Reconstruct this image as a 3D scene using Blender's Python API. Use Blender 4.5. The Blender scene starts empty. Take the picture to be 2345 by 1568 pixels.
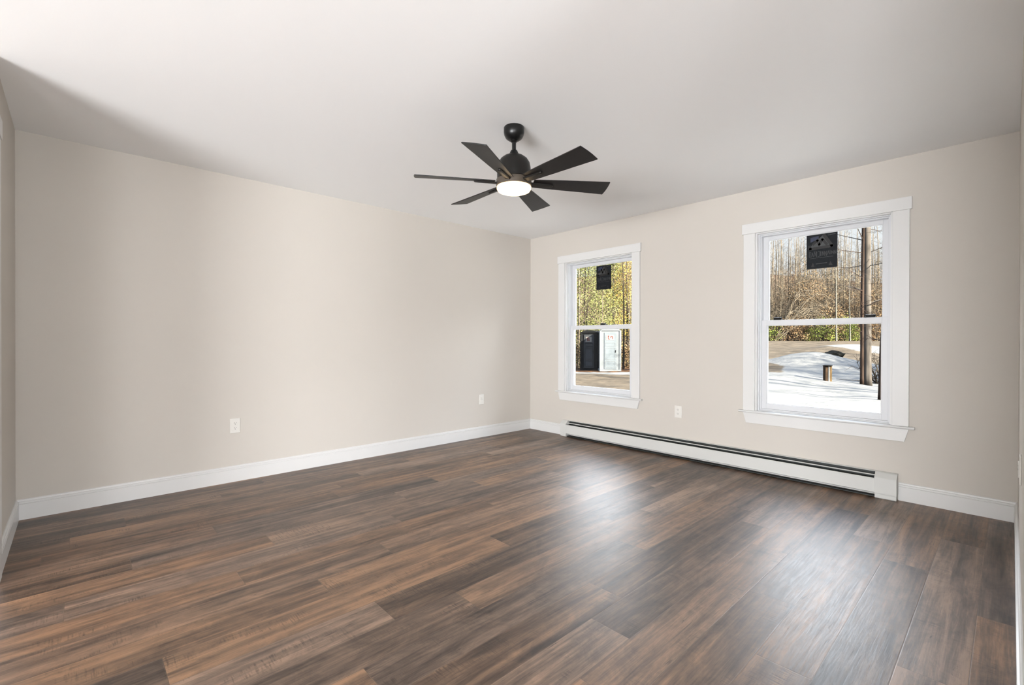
import bpy, bmesh, math, random
from mathutils import Vector, Matrix, noise as mnoise
PI = math.pi
sc = bpy.context.scene
col = sc.collection

# ------------------------------------------------------------------ camera
YAW, PITCH, ROLL = math.radians(136.945), math.radians(-0.21), math.radians(0.109)
CAM = Vector((4.2484, -4.2934, 1.1294))
cd = bpy.data.cameras.new('camera'); cam = bpy.data.objects.new('camera', cd); col.objects.link(cam)
cd.sensor_width = 36.0; cd.lens = 36.0 * 1069.5 / 2345.0; cd.clip_start = 0.01; cd.clip_end = 500
fwd = Vector((math.cos(YAW) * math.cos(PITCH), math.sin(YAW) * math.cos(PITCH), math.sin(PITCH)))
rgt = Vector((math.sin(YAW), -math.cos(YAW), 0)); upv = rgt.cross(fwd)
r2 = rgt * math.cos(ROLL) + upv * math.sin(ROLL); u2 = -rgt * math.sin(ROLL) + upv * math.cos(ROLL)
M3 = Matrix((r2, u2, -fwd)).transposed()
cam.matrix_world = Matrix.Translation(CAM) @ M3.to_4x4()
sc.camera = cam

# ------------------------------------------------------------------ colour management
sc.view_settings.view_transform = 'Standard'; sc.view_settings.look = 'None'
sc.view_settings.gamma = 1.0; sc.view_settings.use_curve_mapping = False
sc.view_settings.exposure = 0.10

# ------------------------------------------------------------------ sky
SKY_LOW, SKY_HIGH = .90, 15.0
OUT = .125        # overall reflectance of the yard materials
w = bpy.data.worlds.new('world'); sc.world = w; w.use_nodes = True
nt = w.node_tree; nt.nodes.clear()
out = nt.nodes.new('ShaderNodeOutputWorld'); bg = nt.nodes.new('ShaderNodeBackground')
tc = nt.nodes.new('ShaderNodeTexCoord'); sep = nt.nodes.new('ShaderNodeSeparateXYZ')
ramp = nt.nodes.new('ShaderNodeValToRGB')
nt.links.new(tc.outputs['Generated'], sep.inputs[0]); nt.links.new(sep.outputs[2], ramp.inputs[0])
e = ramp.color_ramp.elements
e[0].position = 0.0; e[0].color = (.96, .98, 1, 1)
q = ramp.color_ramp.elements.new(.5); q.color = (.88, .92, 1, 1)
e = ramp.color_ramp.elements; e[2].position = 0.9; e[2].color = (.52, .70, 1, 1)
mr = nt.nodes.new('ShaderNodeMapRange'); mr.inputs[1].default_value = .225; mr.inputs[2].default_value = .285
mr.inputs[3].default_value = SKY_LOW; mr.inputs[4].default_value = SKY_HIGH
nt.links.new(sep.outputs[2], mr.inputs[0]); nt.links.new(mr.outputs[0], bg.inputs[1])
nt.links.new(ramp.outputs[0], bg.inputs[0]); nt.links.new(bg.outputs[0], out.inputs[0])

# ------------------------------------------------------------------ sun: low winter sun from the right of the yard
sd = bpy.data.lights.new('sun', 'SUN'); sd.energy = 235.0; sd.angle = math.radians(0.6); sd.color = (1, .90, .74)
sun = bpy.data.objects.new('sun', sd); col.objects.link(sun)
SUNV = Vector((1.0, -0.06, 0.46)).normalized()
sun.rotation_euler = SUNV.to_track_quat('Z', 'Y').to_euler()

def area(name, loc, direction, sx, sy, energy, color, portal=False):
    d = bpy.data.lights.new(name, 'AREA'); d.shape = 'RECTANGLE'; d.size = sx; d.size_y = sy
    d.energy = energy; d.color = color
    o = bpy.data.objects.new(name, d); col.objects.link(o); o.location = loc
    o.rotation_euler = Vector(direction).to_track_quat('-Z', 'Z').to_euler()
    if portal: d.cycles.is_portal = True
    return o
# added fill panels behind the photographer, and the hall lamp beyond the left door
area('hall_fill', (8.7, -7.4, .70), (-.84, .54, .45), 3.2, 1.3, 220, (.95, .975, 1))
area('hall_fill', (4.75, -9.9, .62), (-.22, 1, .38), 4.1, 1.2, 1200, (.95, .975, 1))
area('hall_fill', (9.3, -3.95, .70), (-1, 0, .40), 1.6, 1.3, 260, (.95, .975, 1))
spd = bpy.data.lights.new('hall_spot', 'SPOT'); spd.energy = 70; spd.color = (1, .48, .18); spd.spot_size = math.radians(30); spd.spot_blend = 1.0; spd.shadow_soft_size = .08
spo = bpy.data.objects.new('hall_spot', spd); col.objects.link(spo); spo.location = (3.1, -5.4, 2.3)
spo.rotation_euler = (Vector((1.45, -4.38, 0)) - Vector((3.1, -5.4, 2.3))).to_track_quat('-Z', 'Y').to_euler()
# sky portals in the two window openings
area('window_portal', (3.198, .17, 1.30), (0, -1, 0), .92, 1.5, 1, (1, 1, 1), True)
area('window_portal', (1.050, .17, 1.30), (0, -1, 0), .92, 1.5, 1, (1, 1, 1), True)

# ------------------------------------------------------------------ helpers
def tag(o, label=None, cat=None, group=None, kind=None):
    if label: o['label'] = label
    if cat: o['category'] = cat
    if group: o['group'] = group
    if kind: o['kind'] = kind
    return o

def empty(name, loc=(0, 0, 0)):
    o = bpy.data.objects.new(name, None); col.objects.link(o); o.location = loc; o.empty_display_size = .1
    return o

def link(name, bm, mat, parent=None, smooth=False, bevel=0, seg=2):
    """bm in world coordinates; if parent, stays in place"""
    bmesh.ops.recalc_face_normals(bm, faces=bm.faces)
    me = bpy.data.meshes.new(name); bm.to_mesh(me); bm.free()
    mats = mat if isinstance(mat, (list, tuple)) else [mat]
    for m in mats: me.materials.append(m)
    if smooth:
        for p in me.polygons: p.use_smooth = True
    o = bpy.data.objects.new(name, me); col.objects.link(o)
    if parent:
        o.parent = parent
        o.matrix_parent_inverse = Matrix.Translation(-root_loc(parent))
    if bevel:
        b = o.modifiers.new('bevel', 'BEVEL'); b.width = bevel; b.segments = seg; b.limit_method = 'ANGLE'
        b.angle_limit = math.radians(40)
    if smooth:
        try: me.set_sharp_from_angle(angle=math.radians(38))
        except Exception: pass
    return o

def root_loc(o):
    # a root empty is only moved; a mesh part has its world position baked into its vertices
    return o.location.copy() if o.type == 'EMPTY' else Vector((0, 0, 0))

def box(bm, x0, x1, y0, y1, z0, z1, mi=0):
    vs = [bm.verts.new(c) for c in ((x0, y0, z0), (x1, y0, z0), (x1, y1, z0), (x0, y1, z0),
                                    (x0, y0, z1), (x1, y0, z1), (x1, y1, z1), (x0, y1, z1))]
    for f in ((0, 3, 2, 1), (4, 5, 6, 7), (0, 1, 5, 4), (1, 2, 6, 5), (2, 3, 7, 6), (3, 0, 4, 7)):
        fc = bm.faces.new([vs[i] for i in f]); fc.material_index = mi
    return vs

def prism(bm, prof, a, b, axis='x', flip=False, mi=0):
    """extrude a closed 2-D profile [(p,z)] along an axis from a to b"""
    def P(t, q):
        return (t, q[0], q[1]) if axis == 'x' else (q[0], t, q[1]) if axis == 'y' else (q[0], q[1], t)
    A = [bm.verts.new(P(a, q)) for q in prof]; B = [bm.verts.new(P(b, q)) for q in prof]
    n = len(prof)
    for i in range(n):
        f = bm.faces.new((A[i], A[(i + 1) % n], B[(i + 1) % n], B[i])); f.material_index = mi
    bm.faces.new(A[::-1]).material_index = mi; bm.faces.new(B).material_index = mi

def lathe(bm, prof, cx, cy, n=48, mi=0):
    rings = []
    for r, z in prof:
        if r < 1e-5: rings.append([bm.verts.new((cx, cy, z))])
        else: rings.append([bm.verts.new((cx + r * math.cos(2 * PI * i / n), cy + r * math.sin(2 * PI * i / n), z)) for i in range(n)])
    for A, B in zip(rings, rings[1:]):
        for i in range(n):
            j = (i + 1) % n
            if len(A) == 1 and len(B) == 1: continue
            if len(A) == 1: f = bm.faces.new((A[0], B[j], B[i]))
            elif len(B) == 1: f = bm.faces.new((A[i], A[j], B[0]))
            else: f = bm.faces.new((A[i], A[j], B[j], B[i]))
            f.material_index = mi

def tube(bm, pts, rads, n=6, mi=0, cap=True):
    pts = [Vector(p) for p in pts]; rings = []
    for i, p in enumerate(pts):
        d = (pts[min(i + 1, len(pts) - 1)] - pts[max(i - 1, 0)]).normalized()
        a = d.cross(Vector((0, 0, 1)) if abs(d.z) < .9 else Vector((1, 0, 0))).normalized(); b = d.cross(a)
        rings.append([bm.verts.new(p + (a * math.cos(2 * PI * k / n) + b * math.sin(2 * PI * k / n)) * rads[i]) for k in range(n)])
    for A, B in zip(rings, rings[1:]):
        for k in range(n):
            f = bm.faces.new((A[k], A[(k + 1) % n], B[(k + 1) % n], B[k])); f.material_index = mi
    if cap and n > 2:
        bm.faces.new(rings[0][::-1]).material_index = mi; bm.faces.new(rings[-1]).material_index = mi

# ------------------------------------------------------------------ materials
def mat(name, color, rough=.5, metal=0, spec=.5, coat=0, bump=None, noise=None, emit=None):
    """noise=(scale, amount) value variation; bump=(scale, strength)"""
    m = bpy.data.materials.new(name); m.use_nodes = True; n = m.node_tree; b = n.nodes['Principled BSDF']
    b.inputs['Base Color'].default_value = (*color, 1); b.inputs['Roughness'].default_value = rough
    b.inputs['Metallic'].default_value = metal; b.inputs['Specular IOR Level'].default_value = spec
    b.inputs['Coat Weight'].default_value = coat
    tcn = n.nodes.new('ShaderNodeTexCoord')
    if noise:
        t = n.nodes.new('ShaderNodeTexNoise'); t.inputs['Scale'].default_value = noise[0]; t.inputs['Detail'].default_value = 5
        n.links.new(tcn.outputs['Object'], t.inputs['Vector'])
        r = n.nodes.new('ShaderNodeMapRange'); r.inputs[1].default_value = .3; r.inputs[2].default_value = .7
        r.inputs[3].default_value = 1 - noise[1]; r.inputs[4].default_value = 1 + noise[1]
        n.links.new(t.outputs[0], r.inputs[0])
        mx = n.nodes.new('ShaderNodeVectorMath'); mx.operation = 'SCALE'; mx.inputs[0].default_value = color
        n.links.new(r.outputs[0], mx.inputs['Scale']); n.links.new(mx.outputs[0], b.inputs['Base Color'])
    if bump:
        t = n.nodes.new('ShaderNodeTexNoise'); t.inputs['Scale'].default_value = bump[0]; t.inputs['Detail'].default_value = 4
        n.links.new(tcn.outputs['Object'], t.inputs['Vector'])
        bp = n.nodes.new('ShaderNodeBump'); bp.inputs['Strength'].default_value = bump[1]; bp.inputs['Distance'].default_value = .002
        n.links.new(t.outputs[0], bp.inputs['Height']); n.links.new(bp.outputs[0], b.inputs['Normal'])
    if emit:
        b.inputs['Emission Color'].default_value = (*emit[0], 1); b.inputs['Emission Strength'].default_value = emit[1]
    return m

M = {}
M['wall'] = mat('greige wall paint', (.535, .50, .455), .62, spec=.25, bump=(260, .10), noise=(1.2, .012))
M['ceil'] = mat('white ceiling paint', (.87, .87, .87), .75, spec=.2, bump=(180, .08))
M['trim'] = mat('white trim paint', (.63, .625, .615), .32, spec=.45, bump=(60, .03))
M['vinyl'] = mat('white window vinyl', (.60, .605, .62), .28, spec=.5, bump=(90, .02))
M['plate'] = mat('white outlet plastic', (.66, .64, .60), .3, bump=(80, .02))
M['slot'] = mat('dark slot', (.03, .03, .03), .6, noise=(50, .1))
M['heater'] = mat('off white enamel', (.56, .56, .54), .34, spec=.5, noise=(3, .02))
M['heat_dark'] = mat('dark heater inside', (.022, .026, .025), .6, noise=(20, .2))
M['fin'] = mat('grey heater fins', (.10, .11, .11), .4, metal=.6, noise=(30, .2))
M['black'] = mat('matt black metal', (.005, .005, .005), .32, spec=.35, noise=(30, .1))
M['housing'] = mat('dark bronze metal', (.008, .007, .006), .38, spec=.35, noise=(30, .1))
M['ring'] = mat('brushed bronze light ring', (.085, .068, .052), .4, metal=.3, noise=(40, .1))
M['blade'] = mat('black wood fan blade', (.010, .009, .009), .42, spec=.35, bump=(40, .1), noise=(18, .15))
M['diffuser'] = mat('frosted glass lit from inside', (.5, .45, .35), .4, emit=((1, .68, .36), 2.6))
def lamp_glow():
    n = M['diffuser'].node_tree; N = n.nodes; L = n.links; b = N['Principled BSDF']
    g = N.new('ShaderNodeTexCoord'); sb = N.new('ShaderNodeVectorMath'); sb.operation = 'SUBTRACT'; sb.inputs[1].default_value = (2.154, -2.323, 2.055)
    L.new(g.outputs['Object'], sb.inputs[0]); ln = N.new('ShaderNodeVectorMath'); ln.operation = 'LENGTH'; L.new(sb.outputs[0], ln.inputs[0])
    r = N.new('ShaderNodeMapRange'); r.inputs[1].default_value = .108; r.inputs[2].default_value = .03; r.inputs[3].default_value = 2.3; r.inputs[4].default_value = 14; L.new(ln.outputs['Value'], r.inputs[0])
    L.new(r.outputs[0], b.inputs['Emission Strength'])
lamp_glow()
M['film'] = mat('dark sticker film', (.010, .0115, .014), .6, spec=.15, noise=(60, .2))
M['film_print'] = mat('black sticker print', (.002, .002, .002), .4, noise=(60, .2))
M['film_light'] = mat('grey sticker print', (.034, .036, .038), .4, noise=(60, .2))
M['film_blue'] = mat('blue sticker print', (.012, .018, .045), .4, noise=(60, .2))

def glass_mat():
    m = bpy.data.materials.new('clear window glass'); m.use_nodes = True; n = m.node_tree; n.nodes.clear()
    o = n.nodes.new('ShaderNodeOutputMaterial'); t = n.nodes.new('ShaderNodeBsdfTransparent'); g = n.nodes.new('ShaderNodeBsdfGlossy')
    t.inputs[0].default_value = (.96, .975, .97, 1); g.inputs['Roughness'].default_value = .02
    f = n.nodes.new('ShaderNodeFresnel'); f.inputs[0].default_value = 1.17
    mx = n.nodes.new('ShaderNodeMixShader'); n.links.new(f.outputs[0], mx.inputs[0])
    n.links.new(t.outputs[0], mx.inputs[1]); n.links.new(g.outputs[0], mx.inputs[2]); n.links.new(mx.outputs[0], o.inputs[0])
    return m
M['glass'] = glass_mat()

def floor_mat():
    m = bpy.data.materials.new('dark brown vinyl planks'); m.use_nodes = True; n = m.node_tree; N = n.nodes; L = n.links
    b = N['Principled BSDF']
    def math_(op, a=None, bb=None, c=None):
        q = N.new('ShaderNodeMath'); q.operation = op
        for i, v in enumerate((a, bb, c)):
            if v is None: continue
            if isinstance(v, (int, float)): q.inputs[i].default_value = v
            else: L.new(v, q.inputs[i])
        return q.outputs[0]
    def noise(vec, scale, detail=4, rough=.5, dist=0):
        t = N.new('ShaderNodeTexNoise'); t.inputs['Scale'].default_value = scale; t.inputs['Detail'].default_value = detail
        t.inputs['Roughness'].default_value = rough; t.inputs['Distortion'].default_value = dist; L.new(vec, t.inputs['Vector']); return t.outputs[0]
    def mrange(v, a, bb, c, d):
        r = N.new('ShaderNodeMapRange'); r.clamp = True
        for i, q in enumerate((a, bb, c, d)): r.inputs[i + 1].default_value = q
        L.new(v, r.inputs[0]); return r.outputs[0]
    at = N.new('ShaderNodeAttribute'); at.attribute_name = 'plank'      # r: random tone, g: random shift
    sp = N.new('ShaderNodeSeparateColor'); L.new(at.outputs['Color'], sp.inputs[0])
    tone, shift, hue = sp.outputs[0], sp.outputs[1], sp.outputs[2]
    g = N.new('ShaderNodeTexCoord').outputs['Object']
    off = N.new('ShaderNodeCombineXYZ'); L.new(math_('MULTIPLY', shift, 37.0), off.inputs[0]); L.new(math_('MULTIPLY', tone, 53.0), off.inputs[1]); L.new(math_('MULTIPLY', hue, 11.0), off.inputs[2])
    add = N.new('ShaderNodeVectorMath'); add.operation = 'ADD'; L.new(g, add.inputs[0]); L.new(off.outputs[0], add.inputs[1]); v = add.outputs[0]
    def scaled(s):
        mp = N.new('ShaderNodeMapping'); mp.inputs['Scale'].default_value = s; L.new(v, mp.inputs[0]); return mp.outputs[0]
    broad = noise(scaled((13, .9, 1)), 1.0, 4, .6, .4)       # wide streaks along the plank
    streak = noise(scaled((42, 2.0, 1)), 1.0, 6, .65, .6)
    fine = noise(scaled((230, 9, 1)), 1.0, 5, .7, .3)
    blot = noise(scaled((9, 5.0, 1)), 1.0, 8, .75, .8)
    saw = noise(scaled((14, 190, 1)), 1.0, 2, .5, .1)        # crosswise saw marks
    wv = N.new('ShaderNodeTexWave'); wv.wave_type = 'RINGS'; wv.inputs['Scale'].default_value = 5.0; wv.inputs['Distortion'].default_value = 7
    wv.inputs['Detail'].default_value = 3; wv.inputs['Detail Scale'].default_value = 1.4
    L.new(scaled((2.2, .42, 1)), wv.inputs['Vector'])
    mixv = math_('ADD', math_('MULTIPLY', broad, .42), math_('MULTIPLY', streak, .30))
    mixv = math_('ADD', mixv, math_('MULTIPLY', fine, .20))
    mixv = math_('ADD', mixv, math_('MULTIPLY', blot, .27))
    mixv = math_('ADD', mixv, math_('MULTIPLY', math_('SUBTRACT', tone, .5), .085))
    cr = N.new('ShaderNodeValToRGB'); L.new(mixv, cr.inputs[0]); ee = cr.color_ramp.elements
    ee[0].position = .46; ee[0].color = (.024, .0145, .010, 1)
    ee[1].position = .70; ee[1].color = (.27, .155, .088, 1)
    for p_, c_ in ((.53, (.070, .042, .027, 1)), (.58, (.112, .068, .043, 1)), (.63, (.168, .100, .060, 1))):
        q = cr.color_ramp.elements.new(p_); q.color = c_
    # some planks greyer
    gm = N.new('ShaderNodeMix'); gm.data_type = 'RGBA'; L.new(cr.outputs[0], gm.inputs[6])
    hs = N.new('ShaderNodeHueSaturation'); hs.inputs['Saturation'].default_value = .62; L.new(cr.outputs[0], hs.inputs['Color'])
    L.new(hs.outputs[0], gm.inputs[7]); L.new(mrange(hue, .3, .9, .0, .55), gm.inputs[0])
    # dark knots and cracks, saw marks where the blotch noise is high
    kn = mrange(noise(scaled((5, 1.7, 1)), 1.0, 5, .65, 1.4), .54, .66, 0, 1)
    sawm = math_('MULTIPLY', mrange(saw, .50, .62, 0, 1), kn)
    crack = math_('MULTIPLY', mrange(noise(scaled((34, 2.4, 1)), 1.0, 5, .7, 1.8), .645, .70, 0, 1), .8)
    dk = math_('MAXIMUM', math_('MULTIPLY', sawm, .6), crack)
    dkm = N.new('ShaderNodeMix'); dkm.data_type = 'RGBA'; L.new(dk, dkm.inputs[0]); L.new(gm.outputs[2], dkm.inputs[6]); dkm.inputs[7].default_value = (.022, .013, .010, 1)
    # seams: uv.x across in metres, uv.y along in metres
    uv = N.new('ShaderNodeUVMap'); uv.uv_map = 'plank_uv'; su = N.new('ShaderNodeSeparateXYZ'); L.new(uv.outputs[0], su.inputs[0])
    dx = math_('MINIMUM', su.outputs[0], math_('SUBTRACT', .1785, su.outputs[0]))
    dy = math_('MINIMUM', su.outputs[1], math_('SUBTRACT', 1.524, su.outputs[1]))
    d = math_('MINIMUM', dx, dy)
    seam = mrange(d, .0006, .0016, 1, 0); pale = math_('MULTIPLY', mrange(d, .0012, .0028, 1, 0), .16)
    pm = N.new('ShaderNodeMix'); pm.data_type = 'RGBA'; L.new(pale, pm.inputs[0]); L.new(dkm.outputs[2], pm.inputs[6]); pm.inputs[7].default_value = (.34, .24, .17, 1)
    sm = N.new('ShaderNodeMix'); sm.data_type = 'RGBA'; L.new(math_('MULTIPLY', seam, .55), sm.inputs[0]); L.new(pm.outputs[2], sm.inputs[6]); sm.inputs[7].default_value = (.03, .02, .015, 1)
    L.new(sm.outputs[2], b.inputs['Base Color'])
    L.new(mrange(fine, .3, .7, .37, .49), b.inputs['Roughness']); b.inputs['Specular IOR Level'].default_value = .58
    h = math_('ADD', math_('MULTIPLY', wv.outputs[0], .55), math_('MULTIPLY', fine, .9))
    h = math_('ADD', h, math_('MULTIPLY', mrange(d, 0, .003, 0, 1), .8)); h = math_('SUBTRACT', h, math_('MULTIPLY', dk, .6))
    bp = N.new('ShaderNodeBump'); bp.inputs['Strength'].default_value = .35; bp.inputs['Distance'].default_value = .0009
    L.new(h, bp.inputs['Height']); L.new(bp.outputs[0], b.inputs['Normal'])
    return m
M['floor'] = floor_mat()

# ------------------------------------------------------------------ the room
H, W_, L_ = 2.44, 4.278, 4.569
XE, YE = 9.5, -10.2           # outer limits of the hall behind the camera

# floor: one mesh, a face per plank (tone, shift in a colour attribute), planks running along y
random.seed(7)
joint = {-16: -3.2, -15: -2.0, -14: -4.07, -13: -4.32, -12: -2.9, -11: -3.69, -10: -4.09, -9: -3.49, -8: -4.33, -7: -3.72, -6: -3.06,
         -5: -3.46, -4: -4.07, -3: -3.35, -2: -3.05, -1: -3.57, 0: -2.54, 1: -2.76, 2: -3.06, 3: -2.05, 4: -2.50, 5: -2.75, 6: -2.2, 7: -3.1}
bm = bmesh.new(); cl = bm.loops.layers.float_color.new('plank'); ul = bm.loops.layers.uv.new('plank_uv')
PW, PL = .1785, 1.524
for k in range(-17, 38):
    x0 = 2.905 + PW * k; x1 = x0 + PW
    j = joint.get(k, -random.uniform(2, 4)); y = j - PL * math.ceil((j - YE) / PL)
    while y < 0.0:
        c = (random.random(), random.random(), random.random(), 1)
        ya, yb = max(y, YE), min(y + PL, 0.0); xa, xb = max(x0, 0.0), min(x1, XE)
        if yb > ya and xb > xa:
            vs = [bm.verts.new(q) for q in ((xa, ya, 0), (xb, ya, 0), (xb, yb, 0), (xa, yb, 0))]
            f = bm.faces.new(vs)
            for l in f.loops:
                l[cl] = c; l[ul].uv = (l.vert.co.x - x0, l.vert.co.y - y)
        y += PL
fo = link('floor', bm, M['floor']); tag(fo, kind='structure')
bm = bmesh.new(); box(bm, -.15, XE + .15, YE - .15, .15, -.12, -.003); tag(link('trim_1', bm, M['ceil']), kind='structure')

bm = bmesh.new(); box(bm, -.15, XE + .15, YE - .15, .15, H, H + .2); tag(link('ceiling', bm, M['ceil']), kind='structure')
bm = bmesh.new(); box(bm, -.15, 0, YE - .15, .15, 0, H); tag(link('wall_left', bm, M['wall']), kind='structure')

WIN = [(1.050, 'left'), (3.198, 'right')]
OW = .4635                      # half width of rough opening
ZB, ZT = .512, 2.062
bm = bmesh.new()
xs = [0, WIN[0][0] - OW, WIN[0][0] + OW, WIN[1][0] - OW, WIN[1][0] + OW, XE]
def slab_grid(bm, xs, zs, holes, y0, y1, ax='y'):
    for i in range(len(xs) - 1):
        for k in range(len(zs) - 1):
            if (i, k) in holes: continue
            if ax == 'y': box(bm, xs[i], xs[i + 1], y0, y1, zs[k], zs[k + 1])
            else: box(bm, y0, y1, xs[i], xs[i + 1], zs[k], zs[k + 1])
    bmesh.ops.remove_doubles(bm, verts=bm.verts, dist=1e-5)
    # drop internal faces shared by two cells
    seen = {}
    for f in bm.faces:
        key = tuple(round(c, 4) for c in f.calc_center_median()); seen.setdefault(key, []).append(f)
    kill = [f for v in seen.values() if len(v) > 1 for f in v]
    bmesh.ops.delete(bm, geom=kill, context='FACES')
slab_grid(bm, xs, [0, ZB, ZT, H], {(1, 1), (3, 1)}, 0, .16)
tag(link('wall_back', bm, M['wall']), kind='structure')
# right wall: ends at y=-3.1, the corner behind the photographer is open to the hall
bm = bmesh.new(); slab_grid(bm, [-3.1, 0], [0, H], set(), W_, W_ + .12, 'x')
tag(link('wall_right', bm, M['wall']), kind='structure')
# front wall: short return on the left, cased at its end, then open to the hall
bm = bmesh.new(); slab_grid(bm, [0, 1.06], [0, H], set(), -L_ - .12, -L_)
tag(link('wall_front', bm, M['wall']), kind='structure')
bm = bmesh.new(); box(bm, -.15, XE + .15, YE - .15, YE, 0, H); tag(link('wall_hall_front', bm, M['wall']), kind='structure')
bm = bmesh.new(); box(bm, XE, XE + .15, YE, .15, 0, H); tag(link('wall_hall_right', bm, M['wall']), kind='structure')

# door casings
def casing(name, a, b, ztop, plane, axis, sgn, cw=.09, th=.018):
    """flat casing round an opening a..b on a wall plane; sgn = side it stands out to"""
    bm = bmesh.new(); p0, p1 = sorted((plane, plane + sgn * th))
    def bx(u0, u1, z0, z1, q0=p0, q1=p1):
        if axis == 'x': box(bm, u0, u1, q0, q1, z0, z1)
        else: box(bm, q0, q1, u0, u1, z0, z1)
    bx(a - cw, a, 0, ztop); bx(b, b + cw, 0, ztop); q = (plane, plane + sgn * (th + .004)); bx(a - cw - .012, b + cw + .012, ztop, ztop + cw, min(q), max(q))
    # jamb lining
    j0, j1 = sorted((plane, plane - sgn * .12))
    bx(a - .001, a + .018, 0, ztop, j0, j1); bx(b - .018, b + .001, 0, ztop, j0, j1); bx(a, b, ztop - .018, ztop + .001, j0, j1)
    tag(link(name, bm, M['trim'], bevel=.002), kind='structure')
bm = bmesh.new(); box(bm, .97, 1.06, -L_, -L_ + .018, 0, 2.08); box(bm, .958, 1.06, -L_, -L_ + .022, 2.08, 2.17)
tag(link('trim_2', bm, M['trim'], bevel=.002), kind='structure')

# baseboards
BP = [(0, 0), (.015, 0), (.015, .0975), (.0105, .0995), (.0105, .1025), (.0148, .1045), (.0148, .1125), (.0095, .1150), (.0095, .1180), (.0085, .123), (.004, .127), (0, .127)]
def baseboard(name, spans):
    bm = bmesh.new()
    for (axis, a, b, plane, sgn) in spans:
        prism(bm, [(plane + sgn * q, z) for q, z in BP], a, b, axis)
    tag(link(name, bm, M['trim']), kind='structure')
baseboard('baseboard_left', [('y', -L_, 0, 0, 1)])
baseboard('baseboard_back', [('x', 0, .572, 0, -1), ('x', 3.700, W_, 0, -1)])
baseboard('baseboard_front', [('x', 0, .97, -L_, 1)])
baseboard('baseboard_right', [('y', -3.1, 0, W_, -1)])

# ------------------------------------------------------------------ windows
def frame_ring(bm, x0, x1, z0, z1, w, y0, y1, wb=None, wt=None):
    wb = w if wb is None else wb; wt = w if wt is None else wt
    box(bm, x0, x0 + w, y0, y1, z0, z1); box(bm, x1 - w, x1, y0, y1, z0, z1)
    box(bm, x0 + w, x1 - w, y0, y1, z0, z0 + wb); box(bm, x0 + w, x1 - w, y0, y1, z1 - wt, z1)

def window(name, cx, locks):
    r = empty(name, (cx, 0, ZB)); tag(r, kind='structure')
    x0, x1 = cx - OW, cx + OW
    co = .558
    bm = bmesh.new(); box(bm, cx - co, x0 - .001, -.018, 0, .530, 2.060); link('casing', bm, M['trim'], r, bevel=.002)
    bm = bmesh.new(); box(bm, x1 + .001, cx + co, -.018, 0, .530, 2.060); link('casing', bm, M['trim'], r, bevel=.002)
    bm = bmesh.new(); box(bm, cx - co - .012, cx + co + .012, -.022, 0, 2.060, 2.148); link('head_casing', bm, M['trim'], r, bevel=.002)
    # stool with a rounded nose, its ends past the casing
    bm = bmesh.new()
    prism(bm, [(.045, .512), (-.030, .512), (-.037, .516), (-.039, .521), (-.037, .526), (-.030, .530), (.045, .530)], x0, x1, 'x')
    for a, b in ((cx - co - .032, x0), (x1, cx + co + .032)):
        prism(bm, [(0, .512), (-.030, .512), (-.037, .516), (-.039, .521), (-.037, .526), (-.030, .530), (0, .530)], a, b, 'x')
    bmesh.ops.remove_doubles(bm, verts=bm.verts, dist=1e-5)
    link('sill', bm, M['trim'], r)
    # apron: ends cut inwards towards the bottom
    bm = bmesh.new(); A = []
    for y in (-.018, 0):
        A.append([bm.verts.new(q) for q in ((cx - co, y, .512), (cx + co, y, .512), (cx + co - .024, y, .421), (cx - co + .024, y, .421))])
    for i in range(4): bm.faces.new((A[0][i], A[0][(i + 1) % 4], A[1][(i + 1) % 4], A[1][i]))
    bm.faces.new(A[0]); bm.faces.new(A[1][::-1]); link('apron', bm, M['trim'], r, bevel=.0015)
    # jamb lining and stepped vinyl frame
    bm = bmesh.new()
    box(bm, x0, x0 + .012, 0, .16, .530, ZT); box(bm, x1 - .012, x1, 0, .16, .530, ZT); box(bm, x0 + .012, x1 - .012, 0, .16, ZT - .010, ZT)
    link('jamb', bm, M['trim'], r)
    bm = bmesh.new()
    frame_ring(bm, x0 + .012, x1 - .012, .530, ZT - .010, .010, .030, .16, wb=.008, wt=.008)
    frame_ring(bm, x0 + .022, x1 - .022, .538, ZT - .018, .010, .045, .16, wb=.010, wt=.010)
    link('window_frame', bm, M['vinyl'], r, bevel=.0012)
    a, b = x0 + .030, x1 - .030
    GX = .388
    # upper sash (outer track)
    bm = bmesh.new(); w_ = (b - a) / 2 - GX
    frame_ring(bm, a, b, 1.272, 2.044, w_ - .006, .098, .128, wb=.034, wt=.040)
    frame_ring(bm, a + w_ - .008, b - w_ + .008, 1.300, 2.008, .008, .104, .124)
    us = link('upper_sash', bm, M['vinyl'], r, bevel=.0015)
    bm = bmesh.new(); box(bm, cx - GX - .002, cx + GX + .002, .112, .116, 1.305, 2.002); link('glass_pane', bm, M['glass'], us)
    # lower sash (inner track)
    bm = bmesh.new()
    frame_ring(bm, a, b, .548, 1.310, w_ - .006, .062, .094, wb=.044, wt=.042)
    frame_ring(bm, a + w_ - .008, b - w_ + .008, .590, 1.270, .008, .068, .090)
    ls = link('lower_sash', bm, M['vinyl'], r, bevel=.0015)
    bm = bmesh.new(); box(bm, cx - GX - .002, cx + GX + .002, .077, .081, .596, 1.264); link('glass_pane', bm, M['glass'], ls)
    for lx in locks:
        bm = bmesh.new(); box(bm, lx - .032, lx + .032, .068, .094, 1.310, 1.320)
        prism(bm, [(lx - .030, .070), (lx + .020, .068), (lx + .034, .078), (lx + .026, .092), (lx - .026, .092)], 1.320, 1.333, 'z')
        link('sash_lock', bm, M['black'], r, bevel=.003)
    return r
window('window_1', WIN[0][0], [1.085])
window('window_2', WIN[1][0], [2.885, 3.52])

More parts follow.
